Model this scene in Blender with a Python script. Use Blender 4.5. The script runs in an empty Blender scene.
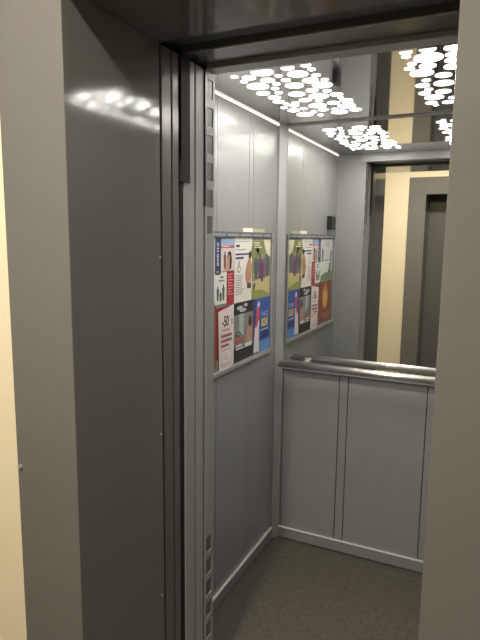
import bpy, bmesh, math, random
from mathutils import Vector, Matrix
random.seed(4)
SC = bpy.context.scene
COL = SC.collection

# ------------------------------------------------------------------ camera
YAW, PITCH, ROLL, FPX, CAMZ = math.radians(25.344), math.radians(8.519), math.radians(0.641), 548.6, 1.605
fw = Vector((-math.sin(YAW)*math.cos(PITCH), math.cos(YAW)*math.cos(PITCH), -math.sin(PITCH)))
rt = Vector((math.cos(YAW), math.sin(YAW), 0)); up = rt.cross(fw)
r2 = rt*math.cos(ROLL) + up*math.sin(ROLL); u2 = -rt*math.sin(ROLL) + up*math.cos(ROLL)
cd = bpy.data.cameras.new('camera'); cam = bpy.data.objects.new('camera', cd); COL.objects.link(cam)
cd.sensor_fit = 'VERTICAL'; cd.sensor_height = 36; cd.sensor_width = 27; cd.lens = 36*FPX/640; cd.clip_start = .02
cam.matrix_world = Matrix(((r2.x, u2.x, -fw.x, 0), (r2.y, u2.y, -fw.y, 0), (r2.z, u2.z, -fw.z, CAMZ), (0, 0, 0, 1)))
SC.camera = cam

# ------------------------------------------------------------------ world, exposure
w = bpy.data.worlds.new('world'); SC.world = w; w.use_nodes = True
w.node_tree.nodes['Background'].inputs[0].default_value = (.02, .02, .02, 1)
w.node_tree.nodes['Background'].inputs[1].default_value = .2
SC.view_settings.view_transform = 'Standard'; SC.view_settings.look = 'None'
SC.view_settings.exposure = 0; SC.view_settings.gamma = 1
DISC_POWER, LED_POWER, STRIP_POWER, LAMP_POWER = 2.2, 120.0, 1.25, 960.0
DISC_COLOR, LAMP_COLOR = (1, .95, .88), (1, .915, .79)
try:
    SC.cycles.max_bounces = 14; SC.cycles.diffuse_bounces = 6; SC.cycles.glossy_bounces = 10
    SC.cycles.sample_clamp_indirect = 20.0; SC.cycles.use_denoising = True
except Exception:
    pass

# ------------------------------------------------------------------ materials
def mat(name, color, rough=.5, metal=0.0, spec=.5, emit=None, power=0, bump=None, speck=None, aniso=0, coat=0):
    m = bpy.data.materials.new(name); m.use_nodes = True
    nt = m.node_tree; b = nt.nodes['Principled BSDF']
    b.inputs['Base Color'].default_value = (*color, 1)
    b.inputs['Roughness'].default_value = rough; b.inputs['Metallic'].default_value = metal
    b.inputs['Specular IOR Level'].default_value = spec
    if coat:
        b.inputs['Coat Weight'].default_value = coat; b.inputs['Coat Roughness'].default_value = .12
    if aniso: b.inputs['Anisotropic'].default_value = aniso
    if emit:
        b.inputs['Emission Color'].default_value = (*emit, 1); b.inputs['Emission Strength'].default_value = power
    tc = nt.nodes.new('ShaderNodeTexCoord')
    if speck:                                    # (scale, second colour, low, high)
        n = nt.nodes.new('ShaderNodeTexNoise'); n.inputs['Scale'].default_value = speck[0]; n.inputs['Detail'].default_value = 8
        r = nt.nodes.new('ShaderNodeValToRGB')
        r.color_ramp.elements[0].color = (*color, 1); r.color_ramp.elements[1].color = (*speck[1], 1)
        r.color_ramp.elements[0].position = speck[2]; r.color_ramp.elements[1].position = speck[3]
        nt.links.new(tc.outputs['Object'], n.inputs['Vector']); nt.links.new(n.outputs['Fac'], r.inputs['Fac'])
        nt.links.new(r.outputs['Color'], b.inputs['Base Color'])
    if bump:                                     # (scale, strength)
        n = nt.nodes.new('ShaderNodeTexNoise'); n.inputs['Scale'].default_value = bump[0]; n.inputs['Detail'].default_value = 4
        k = nt.nodes.new('ShaderNodeBump'); k.inputs['Strength'].default_value = bump[1]; k.inputs['Distance'].default_value = .002
        nt.links.new(tc.outputs['Object'], n.inputs['Vector']); nt.links.new(n.outputs['Fac'], k.inputs['Height'])
        nt.links.new(k.outputs['Normal'], b.inputs['Normal'])
    return m
M = dict(
    panel=mat('cabin_panel_metal', (.25, .252, .252), .42, .1, .5, bump=(900, .02), coat=.3),
    base=mat('baseboard_metal', (.26, .26, .258), .45, .2, .5),
    post=mat('post_metal', (.27, .27, .265), .5, .0, .3),
    lip=mat('bright_edge_strip', (.62, .61, .59), .35, .2),  # paler than the baseboard: light caught on its top ledge put into colour
    trim=mat('cabin_trim_metal', (.34, .34, .337), .4, .2, .5),
    groove=mat('groove_dark', (.05, .05, .05), .6),
    ceiling=mat('ceiling_mirror_steel', (.62, .61, .595), .05, 1.0),
    mirror=mat('mirror_silver', (.86, .87, .85), .0, 1.0),
    chrome=mat('brushed_steel_rail', (.78, .765, .735), .3, 1.0),
    floor=mat('cabin_linoleum', (.052, .046, .035), .55, speck=(45, (.082, .074, .057), .36, .68)),
    frame=mat('grey_door_enamel', (.137, .135, .125), .10, .0, .38, bump=(7, .04)),
    edge=mat('door_edge_steel', (.13, .128, .12), .2, .2),
    caredge=mat('car_door_steel', (.29, .288, .278), .48, .0, .3),
    black=mat('black_plastic', (.012, .012, .012), .4),
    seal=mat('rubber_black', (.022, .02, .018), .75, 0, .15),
    cream=mat('cream_wall_paint', (.70, .625, .45), .7, bump=(160, .12)),
    white=mat('white_ceiling_paint', (.8, .78, .72), .8),
    tile=mat('lobby_floor_tile', (.05, .045, .037), .4, speck=(25, (.075, .068, .055), .4, .6)),
    disc=mat('ceiling_disc_glow', (.9, .9, .9), .5, emit=DISC_COLOR, power=DISC_POWER),
    led=mat('led_glow', (.9, .9, .9), .5, emit=DISC_COLOR, power=LED_POWER),
    strip=mat('light_strip_glow', (.9, .9, .9), .5, emit=DISC_COLOR, power=STRIP_POWER),
    lamp=mat('lamp_glow', (.9, .9, .9), .5, emit=LAMP_COLOR, power=LAMP_POWER),
    alu=mat('aluminium', (.5, .5, .49), .35, .7),
    slot=mat('vent_slot_grey', (.1, .098, .094), .5),
    screw=mat('screw_steel', (.75, .74, .7), .3, .8),
)
_pm = {}
def paper(rgb, rough=.45):
    """printed paper, rgb as 0-255 sRGB of the ink"""
    k = tuple(rgb)
    if k not in _pm:
        lin = tuple(((c/255+.055)/1.055)**2.4 if c > 10 else c/255/12.92 for c in rgb)
        _pm[k] = mat('print_%02x%02x%02x' % k, lin, rough, 0, .4)
    return _pm[k]

# ------------------------------------------------------------------ builders
class MB:
    def __init__(s): s.v, s.f = [], []
    def add(s, vs, fs):
        o = len(s.v); s.v += [tuple(p) for p in vs]; s.f += [tuple(o+i for i in f) for f in fs]; return s
    def box(s, x0, x1, y0, y1, z0, z1):
        x0, x1 = sorted((x0, x1)); y0, y1 = sorted((y0, y1)); z0, z1 = sorted((z0, z1))
        return s.add([(x0,y0,z0),(x1,y0,z0),(x1,y1,z0),(x0,y1,z0),(x0,y0,z1),(x1,y0,z1),(x1,y1,z1),(x0,y1,z1)],
                     [(0,3,2,1),(4,5,6,7),(0,1,5,4),(1,2,6,5),(2,3,7,6),(3,0,4,7)])
    def prism(s, poly, axis, a, b):
        """poly of 2-D points extruded along axis from a to b (axis x: (y,z), y: (x,z), z: (x,y))"""
        def P(p, t): return {'x': (t, p[0], p[1]), 'y': (p[0], t, p[1]), 'z': (p[0], p[1], t)}[axis]
        n = len(poly)
        return s.add([P(p, a) for p in poly]+[P(p, b) for p in poly],
                     [tuple(range(n)), tuple(range(2*n-1, n-1, -1))]+[(i, n+i, n+(i+1) % n, (i+1) % n) for i in range(n)])
    def tube(s, p0, p1, r0, r1=None, n=24):
        r1 = r0 if r1 is None else r1
        p0, p1 = Vector(p0), Vector(p1); d = (p1-p0).normalized()
        a = d.orthogonal().normalized(); b = d.cross(a)
        ring = lambda p, r: [p+(a*math.cos(t)+b*math.sin(t))*r for t in (2*math.pi*i/n for i in range(n))]
        return s.add(ring(p0, r0)+ring(p1, r1),
                     [tuple(range(n-1, -1, -1)), tuple(range(n, 2*n))]+[(i, (i+1) % n, n+(i+1) % n, n+i) for i in range(n)])
    def build(s, name, m, parent=None, bevel=0, smooth=False):
        me = bpy.data.meshes.new(name); me.from_pydata(s.v, [], s.f); me.materials.append(m)
        bm = bmesh.new(); bm.from_mesh(me); bmesh.ops.recalc_face_normals(bm, faces=bm.faces); bm.to_mesh(me); bm.free()
        o = bpy.data.objects.new(name, me); COL.objects.link(o)
        if parent:
            o.parent = parent; o.matrix_parent_inverse = Matrix.Translation(-parent.location)
        if bevel:
            k = o.modifiers.new('soft', 'BEVEL'); k.width = bevel; k.segments = 2; k.limit_method = 'ANGLE'
            k.harden_normals = False
        if smooth:
            for p in me.polygons: p.use_smooth = len(p.vertices) == 4
        return o
def tag(o, label=None, cat=None, group=None, kind=None):
    for k, v in (('label', label), ('category', cat), ('group', group), ('kind', kind)):
        if v: o[k] = v
    return o
def empty(name, loc, label, cat, group=None):
    o = bpy.data.objects.new(name, None); o.location = loc; o.empty_display_size = .05; COL.objects.link(o)
    return tag(o, label, cat, group)
def struct(name, mb, m, bevel=0, parent=None):
    o = mb.build(name, m, parent, bevel)
    if not parent: o['kind'] = 'structure'
    return o

# ------------------------------------------------------------------ measures (metres)
XL, XR, YF, YB, ZC = -1.024, .114, 1.57, 2.613, 2.15      # lift car inside
DL, DR, ZD = -.838, -.083, 2.10                            # door opening
YW, YA, W = .93, .912, -1.24                               # lobby wall, portal face, opposite wall
LX0, LX1, LZ = -3.6, 2.6, 2.72                             # lobby

# ------------------------------------------------------------------ lobby shell
def lobby_wall(name, y, depth):
    m = MB()
    a, b = (y, y+depth)
    dx = 0 if y > 0 else .035
    m.box(LX0, DL+dx-.02, a, b, 0, LZ); m.box(DR+dx+.02, LX1, a, b, 0, LZ); m.box(DL+dx-.02, DR+dx+.02, a, b, ZD+.02, LZ)
    return struct(name, m, M['cream'])
lobby_wall('wall_lobby', YW, .27)
lobby_wall('wall_opposite', W, -.27)
struct('wall_lobby_left', MB().box(LX0-.1, LX0, W, YW, 0, LZ), M['cream'])
struct('wall_lobby_right', MB().box(LX1, LX1+.1, W, YW, 0, LZ), M['cream'])
struct('floor_lobby', MB().box(LX0-.1, LX1+.1, W-.4, 1.355, -.1, 0), M['tile'])
struct('ceiling_lobby', MB().box(LX0-.1, LX1+.1, W-.3, YW+.3, LZ, LZ+.1), M['white'])

# ------------------------------------------------------------------ lift car shell
def seamed(axis, plane, back, cuts, z0, z1, gap=.004):
    """face panels with narrow dark seams between them"""
    m = MB()
    for a, b in zip(cuts[:-1], cuts[1:]):
        a, b = a+gap/2, b-gap/2
        if axis == 'y': m.box(plane, back, a, b, z0, z1)
        else: m.box(a, b, plane, back, z0, z1)
    return m
wl = struct('wall_left', seamed('y', XL, XL-.012, [YF-.002, 1.896, 1.94, 2.24, 2.284, YB+.002], 0, ZC-.002, .0022), M['panel'], .0012)
struct('backing', MB().box(XL-.012, XL-.04, YF, YB+.04, 0, ZC+.05), M['groove'], parent=wl)
wr = struct('wall_right', seamed('y', XR, XR+.012, [YF-.002, 1.896, 1.94, 2.24, 2.284, YB+.002], 0, ZC-.002, .0022), M['panel'], .0012)
struct('backing', MB().box(XR+.012, XR+.04, YF, YB+.04, 0, ZC+.05), M['groove'], parent=wr)
wb = struct('wall_back', seamed('x', YB, YB+.012, [XL-.002, -.985, -.685, -.641, -.267, -.223, .075, XR+.002], 0, .935), M['panel'], .0012)
struct('backing', MB().box(XL-.012, XR+.012, YB+.0125, YB+.05, 0, ZC+.05), M['groove'], parent=wb)
struct('wall_front', MB().box(DR+.001, XR+.04, YF-.055, YF, 0, ZC), M['panel'])
struct('floor', MB().box(XL-.04, XR+.04, 1.385, YB+.04, -.03, 0), M['floor'])
struct('ceiling', MB().box(XL+.012, XR-.012, YF+.001, YB-.001, ZC, ZC+.018), M['ceiling'])
struct('trim_1', MB().prism([(XL, YB), (XL, YB-.034), (XL+.005, YB-.036), (XL+.034, YB-.007), (XL+.034, YB)], 'z', 0, ZC), M['trim'])
struct('trim_2', MB().prism([(XR, YB), (XR, YB-.034), (XR-.005, YB-.036), (XR-.034, YB-.007), (XR-.034, YB)], 'z', 0, ZC), M['trim'])
struct('trim_3', MB().box(XL+.034, XR-.034, YB-.012, YB, ZC-.007, ZC), M['trim'], .001)
bl = struct('baseboard_left', MB().box(XL, XL+.011, YF+.002, YB-.036, .006, .06), M['base'])
struct('lip', MB().box(XL, XL+.0125, YF+.002, YB-.036, .0588, 0.0628), M['lip'], parent=bl)
bb = struct('baseboard_back', MB().box(XL+.034, XR-.034, YB-.011, YB, .006, .06), M['base'])
struct('lip', MB().box(XL+.034, XR-.034, YB-.0125, YB, .0588, 0.0628), M['lip'], parent=bb)
br = struct('baseboard_right', MB().box(XR-.011, XR, YF+.002, YB-.036, .006, .06), M['base'])
struct('lip', MB().box(XR-.0125, XR, YF+.002, YB-.036, .0588, 0.0628), M['lip'], parent=br)
struct('roof', MB().box(XL-.06, XR+.06, 1.38, YB+.06, ZC+.08, ZC+.1), M['groove'])

# ------------------------------------------------------------------ portals (two lifts face each other)
def portal(y, s, label, screws, DL=DL, DR=DR):
    """steel casing round a lift opening; s = +1 goes into +Y"""
    e = empty('door_frame', ((DL+DR)/2, y, 0), label, 'door frame', 'steel lift door frames')
    wx = .186
    for sx, x in ((-1, DL), (1, DR)):
        m = MB().prism([(x, y), (x+sx*wx, y), (x+sx*wx, y+s*.018), (x+sx*.018, y+s*.018), (x+sx*.018, y+s*.352), (x, y+s*.352)], 'z', 0, ZD)
        j = m.build('jamb', M['frame'], e, .0015)
        if sx < 0 and screws:
            for yy, zz in ((1.258, 1.551), (1.253, 1.052), (1.249, .555)):
                MB().tube((DL+.0002, yy, zz), (DL+.0022, yy, zz), .003, n=10).build('screw', M['screw'], j)
            MB().tube((-1.012, y-.0002, 1.053), (-1.012, y-.004, 1.053), .0055, n=10).build('screw', M['screw'], j)
    m = MB().prism([(y, ZD+.0004), (y, ZD+wx), (y+s*.018, ZD+wx), (y+s*.018, ZD+.018), (y+s*.352, ZD+.018), (y+s*.352, ZD+.0004)], 'x', DL-.018, DR+.018)
    m.box(DL-wx, DL-.018, y, y+s*.018, ZD+.0004, ZD+wx).box(DR+.018, DR+wx, y, y+s*.018, ZD+.0004, ZD+wx)
    m.build('header', M['frame'], e, .0015)
    return e
portal(YA, 1, 'grey steel door frame around the open lift doorway', True)
portal(W+.018, -1, 'grey steel door frame of the closed lift across the lobby, seen in the mirror', False, DL+.035, DR+.035)

# landing doors of our lift, slid open to the left: only their leading edges show
def leaf(name, y0, y1, x1, m, label, group=None):
    e = empty(name, (x1-.3, (y0+y1)/2, 0), label, 'lift door', group)
    MB().box(x1-.70, x1, y0, y1, .012, ZD+.0).build('panel', m, e, .003)
    MB().box(x1-.62, x1-.08, y0+.012, y1-.012, .003, .0118).build('guide_shoe', M['black'], e)
    return e
leaf('landing_door', 1.273, 1.3215, DL-.001, M['edge'], 'dark grey sliding landing door leaf, slid open, beside the door frame jamb')
leaf('landing_door', 1.326, 1.3605, DL-.001, M['edge'], 'dark grey sliding landing door leaf, slid open, next to the dark gap')
leaf('car_door', 1.386, 1.448, DL-.001, M['caredge'], 'lighter grey sliding car door leaf, slid open, just inside the dark gap')
leaf('car_door', 1.453, 1.503, DL-.001, M['caredge'], 'lighter grey sliding car door leaf, slid open, next to the slotted post')
# closed doors opposite
e = empty('landing_door', ((DL+DR)/2, W-.31, 0), 'closed dark grey lift door across the lobby, seen in the mirror', 'lift door')
MB().box(DL+.015, -.427, W-.345, W-.375, .012, ZD-.06).build('panel', M['edge'], e, .003)
MB().box(-.423, DR+.055, W-.345, W-.375, .012, ZD-.06).build('panel', M['edge'], e, .003)
struct('trim_4', MB().box(DL+.015, DR+.055, W-.34, W-.36, ZD-.055, ZD+.02), M['black'])

# headers over the doors
struct('trim_5', MB().box(DL-.7, DR+.03, 1.268, 1.365, ZD+.022, ZD+.12), M['groove'])
struct('trim_6', MB().box(DL-.7, DR+.03, 1.388, 1.503, ZD+.012, ZD+.1), M['edge'])
struct('trim_8', MB().box(DL-.02, DR+.02, 1.388, 1.391, ZD+.008, ZD+.0115), M['alu'])
struct('trim_7', MB().box(DL-.03, DR+.001, 1.512, YF+.001, ZD, ZC+.01), M['trim'], .002)
struct('shaft_back', MB().box(LX0, -1.08, 1.36, 1.38, -.1, 2.5).box(.16, LX1, 1.36, 1.38, -.1, 2.5), M['groove'])
# black strips added to stand in for the shade between the door edges
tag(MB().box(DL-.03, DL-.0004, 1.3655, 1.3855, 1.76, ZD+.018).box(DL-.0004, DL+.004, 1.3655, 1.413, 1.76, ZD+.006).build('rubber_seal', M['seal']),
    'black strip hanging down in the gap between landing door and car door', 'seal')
tag(MB().box(DL-.02, DL+.003, 1.504, 1.5115, 1.70, ZD+.018).build('rubber_seal', M['black']),
    'thin black strip between the car door edge and the slotted post', 'seal')
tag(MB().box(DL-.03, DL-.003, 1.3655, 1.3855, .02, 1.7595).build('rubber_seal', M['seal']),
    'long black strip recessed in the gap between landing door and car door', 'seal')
# sills
e = empty('door_sill', ((DL+DR)/2, 1.31, 0), 'grooved metal sill under the landing doors of the open lift', 'sill')
MB().box(DL, DR, 1.268, 1.355, .0002, .004).build('sill_plate', M['alu'], e)
e = empty('door_sill', ((DL+DR)/2, 1.44, 0), 'grooved metal sill at the edge of the lift car floor', 'sill')
MB().box(DL, DR, 1.386, 1.505, .0002, .004).build('sill_plate', M['alu'], e)

# slotted post
e = empty('slotted_post', (DL-.09, 1.54, 0), 'grey metal post with ventilation slots at top and bottom, inside the sliding door edges', 'post')
m = MB()
Y0, Y1, S0, S1 = 1.512, YF, 1.521, 1.5585
tops = [(2.022-.081*i, 2.022-.081*i+.054) for i in range(6)]
bots = [(.538-.081*i, .538-.081*i+.055) for i in range(6)]
sl = sorted(tops+bots)
m.box(DL-.012, DL, Y0, S0, 0, ZC); m.box(DL-.012, DL, S1, Y1, 0, ZC)
zz = 0
for a, b in sl:
    m.box(DL-.012, DL, S0, S1, zz, a); zz = b
m.box(DL-.012, DL, S0, S1, zz, ZC)
m.box(XL, DL-.012, YF-.012, YF, 0, ZC)
m.build('post_panel', M['post'], e)
for a, b in sl:
    MB().box(DL-.0235, DL-.002, S0+.0006, S1-.0006, a+.0006, b-.0006).build('vent_slot', M['slot'], e)

# ------------------------------------------------------------------ mirror and handrail
e = empty('mirror', ((XL+XR)/2, YB, .935), 'large wall mirror filling the back wall of the lift above the handrail', 'mirror')
MB().box(XL+.038, XR-.038, YB-.002, YB+.006, .941, ZC-.0075).build('mirror_pane', M['mirror'], e)
MB().box(XL+.0345, XL+.0378, YB-.005, YB+.006, .936, ZC-.0075).build('edge_trim', M['trim'], e)
MB().box(XR-.0378, XR-.0345, YB-.005, YB+.006, .936, ZC-.0075).build('edge_trim', M['trim'], e)
MB().box(XL+.038, XR-.038, YB-.005, YB+.006, .936, .9408).build('edge_trim', M['trim'], e)
e = empty('handrail', ((XL+XR)/2, 2.517, .985), 'round brushed steel handrail across the back wall below the mirror', 'handrail')
RX0, RX1, RY, RZ, RR = XL+.05, XR-.05, 2.520, .984, .0185
MB().tube((RX0, RY, RZ), (RX1, RY, RZ), RR, n=40).build('rail', M['chrome'], e, smooth=True)
for x, d in ((RX0, -1), (RX1, 1)):
    MB().tube((x, RY, RZ), (x+d*.008, RY, RZ), RR*1.02, RR*.7, n=40).build('end_cap', M['chrome'], e, smooth=True)
for x in (RX0+.11, (RX0+RX1)/2+.28, RX1-.11):
    b = MB().tube((x, RY+RR*.6, RZ), (x, YB-.008, RZ), .008, n=16).build('bracket', M['chrome'], e, smooth=True)
    MB().tube((x, YB-.0085, RZ), (x, YB-.0025, RZ), .022, n=24).build('wall_plate', M['chrome'], b, smooth=True)

# ------------------------------------------------------------------ ceiling lights: clusters of round lit holes
BL = [(-.874,1.779,.015),(-.833,1.809,.026),(-.868,1.845,.015),(-.766,1.768,.04),(-.672,1.756,.024),(-.731,1.826,.015),(-.785,1.862,.027),(-.848,1.920,.042),
      (-.726,1.884,.019),(-.774,1.915,.016),(-.868,2.016,.028),(-.800,1.968,.017),(-.81,2.03,.017),(-.852,2.092,.027),(-.861,2.160,.026),(-.664,1.833,.036),
      (-.609,1.752,.019),(-.605,1.801,.015),(-.612,1.870,.017),(-.650,1.922,.03),(-.600,1.930,.015),(-.628,1.992,.038),(-.722,1.961,.035),(-.684,2.047,.025),
      (-.634,2.075,.018),(-.754,2.075,.034),(-.686,2.138,.04),(-.616,2.138,.026),(-.615,2.192,.014),(-.606,2.242,.028),(-.663,2.262,.027),(-.706,2.206,.016),
      (-.754,2.175,.027),(-.628,2.335,.039),(-.598,2.288,.013),(-.737,2.283,.038),(-.61,2.412,.028),(-.684,2.428,.038),(-.688,2.366,.015),(-.735,2.360,.025),
      (-.838,2.42,.038),(-.776,2.452,.016),(-.806,2.308,.017),(-.857,2.325,.028),(-.806,2.204,.018),(-.826,2.246,.022),(-.785,2.382,.015),(-.845,2.206,.015),(-.877,2.262,.017)]
BR = [(-.3,1.752,.02),(-.239,1.749,.026),(-.172,1.764,.026),(-.306,1.793,.016),(-.246,1.829,.045),(-.18,1.826,.02),(-.3,1.871,.016),(-.184,1.882,.023),
      (-.258,1.912,.028),(-.185,1.948,.03),(-.315,1.918,.018),(-.285,1.983,.04),(-.222,2.034,.029),(-.282,2.075,.017),(-.302,2.139,.026),(-.23,2.135,.036),
      (-.288,2.2,.017),(-.309,2.25,.024),(-.243,2.25,.03),(-.283,2.326,.038),(-.218,2.356,.018),(-.303,2.412,.025),(-.24,2.425,.025),(-.29,2.455,.013)]
BR += [(-.91-x, y, r) for x, y, r in BL if -.91-x > -.155]
def clipped_disc(x, y, r, y0, y1, n=36):
    pts = [(x+r*math.cos(2*math.pi*i/n), min(max(y+r*math.sin(2*math.pi*i/n), y0), y1)) for i in range(n)]
    out = []
    for p in pts:
        if not out or (abs(p[0]-out[-1][0])+abs(p[1]-out[-1][1])) > 1e-5: out.append(p)
    return out
for discs, xc, side in ((BL, -.74, 'above the poster board side'), (BR, -.165, 'above the side opposite the poster board')):
    e = empty('ceiling_light', (xc, 2.11, ZC), 'strip of glowing round holes in the steel ceiling, '+side, 'ceiling light', 'dotted ceiling lights')
    for x, y, r in discs:
        d = MB().prism(clipped_disc(x, y, r-.0015, 1.748, 2.478), 'z', ZC-.0018, ZC-.0004).build('light_disc', M['disc'], e)
        MB().prism(clipped_disc(x, max(y, 1.748+r*.55), r*.45, 1.748, 2.478, 20), 'z', ZC-.0024, ZC-.0019).build('bright_centre', M['led'], d)  # unseen hot core added to give most of the cabin light
e = empty('light_strip', (XL+.006, 2.09, ZC), 'thin glowing strip of light along the top edge of the left lift wall', 'light strip')
MB().prism([(XL+.001, ZC-.008), (XL+.009, ZC-.001), (XL+.001, ZC-.001)], 'y', YF+.01, YB-.04).build('diffuser', M['strip'], e)
e = empty('light_strip', (XR-.006, 2.09, ZC), 'thin glowing strip of light along the top edge of the right lift wall', 'light strip')
MB().prism([(XR-.001, ZC-.008), (XR-.009, ZC-.001), (XR-.001, ZC-.001)], 'y', YF+.01, YB-.04).build('diffuser', M['strip'], e)

# lobby lamp
LPX, LPY = -.65, -.04
e = empty('ceiling_lamp', (LPX, LPY, LZ), 'small round lamp on the lobby ceiling in front of the lift', 'lamp')
MB().tube((LPX, LPY, LZ-.0005), (LPX, LPY, LZ-.03), .105, .1, n=40).build('lamp_body', M['white'], e, smooth=True)
MB().tube((LPX, LPY, LZ-.0305), (LPX, LPY, LZ-.036), .085, .08, n=32).build('diffuser', M['lamp'], e)

# ------------------------------------------------------------------ small box on the left wall
e = empty('wall_box', (XL, 1.737, 1.70), 'small black box on the left lift wall above the poster board', 'box')
MB().box(XL+.0005, XL+.032, 1.69, 1.785, 1.662, 1.748).build('body', M['black'], e, .003)
MB().box(XL+.0325, XL+.034, 1.70, 1.725, 1.68, 1.705).build('button', M['edge'], e)

# ------------------------------------------------------------------ poster board and posters (left wall; u = world Y, v = world Z)
BY0, BY1, BZ0, BZ1 = 1.598, 2.506, 1.044, 1.630
e = empty('poster_board', (XL, (BY0+BY1)/2, BZ0), 'aluminium-framed advertising board full of posters on the left lift wall', 'poster board')
MB().box(XL+.0005, XL+.005, BY0+.004, BY1-.004, BZ0+.004, BZ1-.004).build('backing', paper((120, 122, 122)), e)
m = MB()
m.box(XL+.0005, XL+.012, BY0, BY0+.014, BZ0, BZ1); m.box(XL+.0005, XL+.012, BY1-.014, BY1, BZ0, BZ1)
m.box(XL+.0005, XL+.016, BY0+.014, BY1-.014, BZ0, BZ0+.018)
m.build('frame', M['alu'], e, .002)
hb = MB().box(XL+.0052, XL+.011, BY0+.014, BY1-.014, BZ1-.024, BZ1).build('header_bar', paper((88, 90, 96)), e, .001)
m = MB()
for i in range(46):
    u = BY0+.04+i*.018
    if i % 7 != 6: m.box(XL+.0111, XL+.0116, u, u+.012, BZ1-.017, BZ1-.009)
m.build('lettering', paper((158, 158, 158)), hb)
tag(MB().box(XL+.0006, XL+.0016, 2.180, 2.285, BZ1+.0005, BZ1+.018).build('paper_label', paper((225, 218, 205))), 'small white paper label stuck above the poster board', 'label')
tag(MB().box(XL+.0006, XL+.0016, 2.292, 2.420, BZ1+.0005, BZ1+.015).build('paper_label', paper((176, 170, 138))), 'small pale yellow paper label stuck above the poster board', 'label')

PX = XL+.0055
class Poster:
    def __init__(s, name, label, u0, u1, v0, v1, rgb, lift=0, quad=None):
        s.u0, s.u1, s.v0, s.v1, s.x = u0, u1, v0, v1, PX+lift
        q = quad or [(u0, v0), (u1, v0), (u1, v1), (u0, v1)]
        s.e = empty(name, (s.x, (u0+u1)/2, v0), label, 'poster', 'posters on the board')
        s.sheet = MB().prism(q, 'x', s.x, s.x+.0008).build('sheet', paper(rgb), s.e)
        s.k = 0
    def _l(s):
        s.k += 1; return s.x+.0008+.00012*(s.k-1)
    def shape(s, name, polys, rgb):
        """polys in 0..1 poster coordinates"""
        x = s._l(); m = MB()
        U = lambda p: (s.u0+p[0]*(s.u1-s.u0), s.v0+p[1]*(s.v1-s.v0))
        for p in polys: m.prism([U(q) for q in p], 'x', x, x+.0002)
        return m.build(name, paper(rgb), s.e)
    def rect(s, name, rgb, *rs):
        return s.shape(name, [[(a, c), (b, c), (b, d), (a, d)] for a, b, c, d in rs], rgb)
    def ell(s, name, rgb, *es, n=20):
        return s.shape(name, [[(cx+rx*math.cos(2*math.pi*i/n), cy+ry*math.sin(2*math.pi*i/n)) for i in range(n)] for cx, cy, rx, ry in es], rgb)
    def lines(s, rgb, a, b, top, bot, n, frac=.45, seed=1):
        rr = random.Random(seed); h = (top-bot)/n
        return s.rect('small_print', rgb, *[(a, b-(b-a)*rr.random()*.35, top-h*i-h*frac, top-h*i) for i in range(n)])
    def text(s, txt, rgb, u, v, h, squeeze=1.0, vertical=False, bold=.0):
        c = bpy.data.curves.new('lettering', 'FONT'); c.body = txt; c.size = 1; c.align_x = 'CENTER'; c.align_y = 'CENTER'
        c.offset = bold
        t = bpy.data.objects.new('tmp', c); COL.objects.link(t)
        dg = bpy.context.evaluated_depsgraph_get(); me = bpy.data.meshes.new_from_object(t.evaluated_get(dg))
        bpy.data.objects.remove(t)
        x = s._l(); H = h*(s.v1-s.v0)/.72
        cy, cz = s.u0+u*(s.u1-s.u0), s.v0+v*(s.v1-s.v0)
        for q in me.vertices:
            a, b = q.co.x*H*squeeze, q.co.y*H
            if vertical: a, b = -b, a
            q.co = (x+.00025, cy+a, cz+b)
        me.materials.clear(); me.materials.append(paper(rgb))
        o = bpy.data.objects.new('lettering', me); COL.objects.link(o); o.parent = s.e
        o.matrix_parent_inverse = Matrix.Translation(-s.e.location)
        return o
def person(cx, base, h, wd):
    """standing silhouette, head and body outlines"""
    body = [(cx-wd*.32, base), (cx-wd*.42, base+h*.45), (cx-wd*.5, base+h*.76), (cx-wd*.2, base+h*.83), (cx+wd*.2, base+h*.83), (cx+wd*.5, base+h*.76), (cx+wd*.42, base+h*.45), (cx+wd*.32, base)]
    head = [(cx+wd*.24*math.cos(t), base+h*.91+h*.09*math.sin(t)) for t in (i*math.pi/8 for i in range(16))]
    return [body, head]

# green family poster next to the corner
p = Poster('poster', 'green outdoor poster with a group of people, top row next to the corner', 2.272, 2.480, 1.326, 1.598, (140, 142, 96))
p.ell('foliage', (118, 124, 84), (.15, .8, .22, .16), (.5, .86, .3, .12), (.2, .55, .2, .14), (.85, .6, .2, .18))
p.shape('hillside', [[(0, 0), (1, 0), (1, .38), (.6, .34), (0, .3)]], (182, 170, 122))
p.shape('grass_edge', [[(0, 0), (1, 0), (1, .06), (.5, .14), (0, .16)]], (134, 138, 78))
p.shape('people', person(.2, .34, .36, .22)+person(.42, .33, .44, .24)+person(.85, .36, .4, .24), (84, 86, 98))
p.shape('people', person(.66, .34, .4, .24), (100, 98, 116))
p.shape('people', person(.54, .28, .38, .2), (122, 58, 84))
p.shape('speech_balloon', [[(.62, 1), (1, 1), (1, .7), (.9, .72), (.76, .78), (.66, .88)]], (206, 204, 170))
p.lines((226, 224, 190), .1, .5, .95, .84, 3, seed=2)
p.ell('plant', (92, 96, 60), (.09, .2, .06, .05), (.12, .24, .05, .04))
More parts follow.
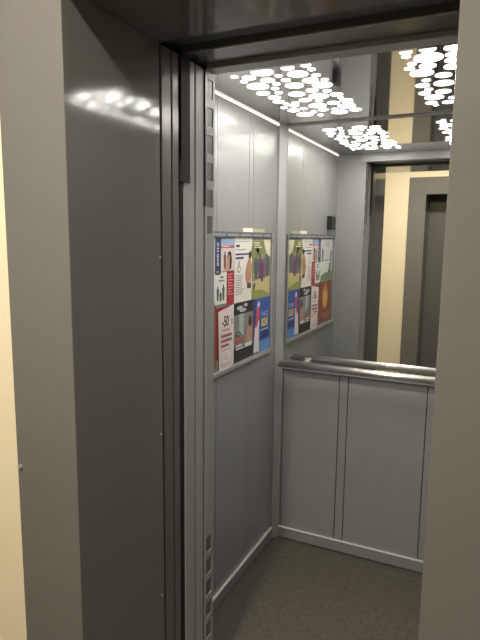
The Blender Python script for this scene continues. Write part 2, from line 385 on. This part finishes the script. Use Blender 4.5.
# white poster with figure
p = Poster('poster', 'white medical poster with a bare-backed figure, top row between red and green posters', 2.088, 2.268, 1.328, 1.604, (210, 206, 198))
p.lines((150, 156, 150), .06, .95, .955, .925, 1, seed=3)
p.rect('headline', (74, 84, 116), (.08, .28, .86, .9))
p.lines((150, 164, 140), .08, .7, .83, .79, 1, seed=4)
p.rect('headline', (70, 80, 118), (.06, .86, .735, .765), (.06, .5, .675, .71))
p.ell('drop', (150, 152, 156), (.24, .52, .1, .06), (.24, .6, .035, .06))
p.ell('drop_centre', (212, 208, 202), (.24, .52, .055, .035))
p.lines((160, 160, 162), .05, .55, .43, .1, 9, seed=5)
p.shape('figure', [[(.66, .3), (.6, .42), (.66, .56), (.76, .66), (.9, .67), (.98, .58), (.97, .4), (.9, .26), (.8, .22)]], (172, 128, 100))
p.ell('figure', (172, 128, 100), (.86, .7, .07, .05)); p.ell('hair', (56, 42, 38), (.87, .735, .085, .06))
p.shape('shorts', [[(.72, .2), (.7, .28), (.95, .28), (.94, .19)]], (84, 70, 66))
# sky poster with woman
p = Poster('poster', 'small pale blue poster of a dark-haired woman with a red banner', 1.965, 2.085, 1.470, 1.602, (190, 186, 184))
p.rect('sky', (134, 156, 186), (0, 1, .8, 1))
p.rect('banner', (176, 70, 84), (0, 1, .71, .785))
p.lines((226, 200, 200), .06, .9, .77, .72, 1, seed=6)
p.shape('hair', [[(.5, .05), (.44, .3), (.5, .56), (.62, .62), (.76, .56), (.8, .3), (.76, .05)]], (58, 48, 48))
p.shape('woman', [[(.18, .02), (.24, .32), (.34, .2), (.48, .34), (.58, .5), (.66, .46), (.62, .1), (.66, 0)]], (180, 138, 118))
p.shape('child', person(.27, .1, .5, .2), (128, 76, 72))
# navy strip
p = Poster('poster', 'narrow navy blue strip poster with vertical white lettering', 1.916, 1.962, 1.458, 1.604, (58, 62, 92))
p.rect('small_print', (186, 188, 204), *[(.3, .62, a, a+.035) for a in (.06, .25, .3, .36, .42, .48, .53, .62, .7, .78, .83)])
# pale poster far end
p = Poster('poster', 'pale grey poster in the top row at the board end away from the corner', 1.66, 1.913, 1.472, 1.602, (188, 190, 186))
p.lines((140, 142, 140), .3, .7, .85, .62, 3, seed=7)
p.shape('figure', person(.85, .02, .6, .14), (96, 92, 96)); p.shape('figure', person(.12, 0, .5, .12), (96, 92, 96))
# green-white landscape
p = Poster('poster', 'white poster with dark silhouettes above green fields, left of the red card', 1.66, 2.016, 1.337, 1.466, (196, 202, 192))
p.shape('fields', [[(0, 0), (.72, 0), (.66, .3), (.4, .44), (.2, .4), (0, .5)]], (112, 132, 104))
p.shape('silhouettes', person(.78, .12, .46, .06)+person(.85, .1, .3, .06)+person(.92, .12, .5, .06), (88, 90, 94))
p.shape('tree', [[(.1, .3), (.06, .9), (.14, 1), (.2, .6), (.3, .35)]], (120, 96, 80))
p.rect('headline', (120, 122, 126), (.84, .92, .82, .88), (.8, .94, .72, .76))
# red card
p = Poster('poster', 'red card with pale lines of print, between white posters', 2.020, 2.084, 1.328, 1.468, (158, 44, 56))
p.lines((206, 140, 146), .1, .92, .92, .25, 8, .35, seed=8)
# blue taxi poster
p = Poster('poster', 'bright blue poster with large yellow numerals, bottom row next to the corner', 2.292, 2.488, 1.066, 1.324, (52, 84, 150))
p.shape('rim', [[(0, 0), (.3, 0), (.16, .5), (.12, 1), (0, 1)]], (64, 66, 120))
p.shape('hand', [[(.04, .02), (.1, .5), (.2, .62), (.36, .6), (.34, .3), (.38, .02)]], (206, 198, 196))
p.shape('stripe', [[(.1, .5), (.2, .8), (.3, .9), (.38, .84), (.36, .68), (.24, .52), (.18, .46)]], (186, 70, 92))
p.shape('tip', [[(.2, .8), (.26, .93), (.31, .96), (.37, .9), (.36, .84), (.28, .88)]], (214, 206, 206))
p.text('ТАКСІ', (190, 204, 226), .67, .69, .085, .9)
p.text('838', (222, 192, 92), .68, .53, .15, .95, bold=.03)
p.rect('underline', (150, 178, 214), (.42, .92, .39, .415))
p.shape('car', [[(.42, .3), (.5, .34), (.62, .38), (.84, .38), (.95, .32), (.94, .26), (.42, .24)]], (44, 58, 96))
p.rect('foot_band', (84, 132, 184), (.4, 1, 0, .2))
# dark photo poster
p = Poster('poster', 'dark photo poster with an orange tag, bottom row between white and blue posters', 2.088, 2.286, 1.067, 1.326, (122, 124, 122))
p.rect('top_band', (40, 40, 46), (0, 1, .8, 1))
p.ell('blobs', (170, 168, 168), (.3, .91, .16, .035), (.46, .86, .18, .03), (.6, .94, .1, .03))
p.rect('panel_light', (158, 166, 162), (.26, .5, .44, .8))
p.shape('person', [[(.62, .24), (.66, .5), (.78, .62), (.92, .58), (.96, .36), (.9, .22)]], (168, 130, 110))
p.ell('hair', (72, 50, 46), (.84, .64, .09, .1))
p.ell('emblem', (66, 68, 76), (.22, .47, .13, .045)); p.ell('emblem_centre', (150, 152, 150), (.22, .47, .07, .022))
p.rect('tag', (170, 88, 64), (.08, .46, .32, .4))
p.rect('bottom_band', (38, 36, 38), (0, 1, 0, .24))
p.rect('small_print', (196, 194, 190), (.1, .5, .2, .23), (.55, .95, .2, .27), (.12, .4, .25, .28))
# red backing sheet and -50% sheet
p = Poster('poster', 'red poster mostly covered by the white discount sheet', 1.926, 2.060, 1.110, 1.324, (140, 40, 52))
p.ell('qr_area', (70, 68, 72), (.1, .03, .06, .02))
p = Poster('poster', 'white discount sheet with a big minus fifty percent, leaning over a red poster', 1.944, 2.086, 1.060, 1.322, (206, 196, 192), .0022,
           quad=[(1.95, 1.050), (2.084, 1.068), (2.082, 1.326), (1.940, 1.308)])
p.text('-50', (88, 38, 58), .42, .765, .165, .74, bold=.03)
p.text('%', (120, 60, 76), .84, .74, .085, .7, bold=.02)
p.rect('small_print', (170, 120, 122), (.2, .72, .62, .645))
p.rect('headline', (150, 84, 88), (.14, .84, .52, .565), (.14, .84, .44, .485), (.14, .64, .365, .405))
p.lines((176, 150, 150), .14, .9, .32, .29, 1, seed=9)
p.ell('ring', (222, 216, 212), (.48, .2, .26, .09)); p.ell('ring_centre', (206, 192, 190), (.48, .2, .2, .07))
p.lines((180, 168, 166), .14, .9, .1, .04, 3, seed=10)
# orange poster far end
p = Poster('poster', 'brown red poster with a yellow flame shape, bottom row at the end of the board', 1.66, 1.922, 1.075, 1.334, (132, 76, 58))
p.ell('flame', (190, 128, 70), (.5, .6, .24, .3)); p.ell('flame_core', (206, 168, 88), (.5, .58, .14, .2))
p.shape('flame_tip', [[(.4, .84), (.5, .99), (.6, .84)]], (190, 128, 70))
p.lines((176, 130, 110), .1, .9, .22, .06, 3, seed=11)
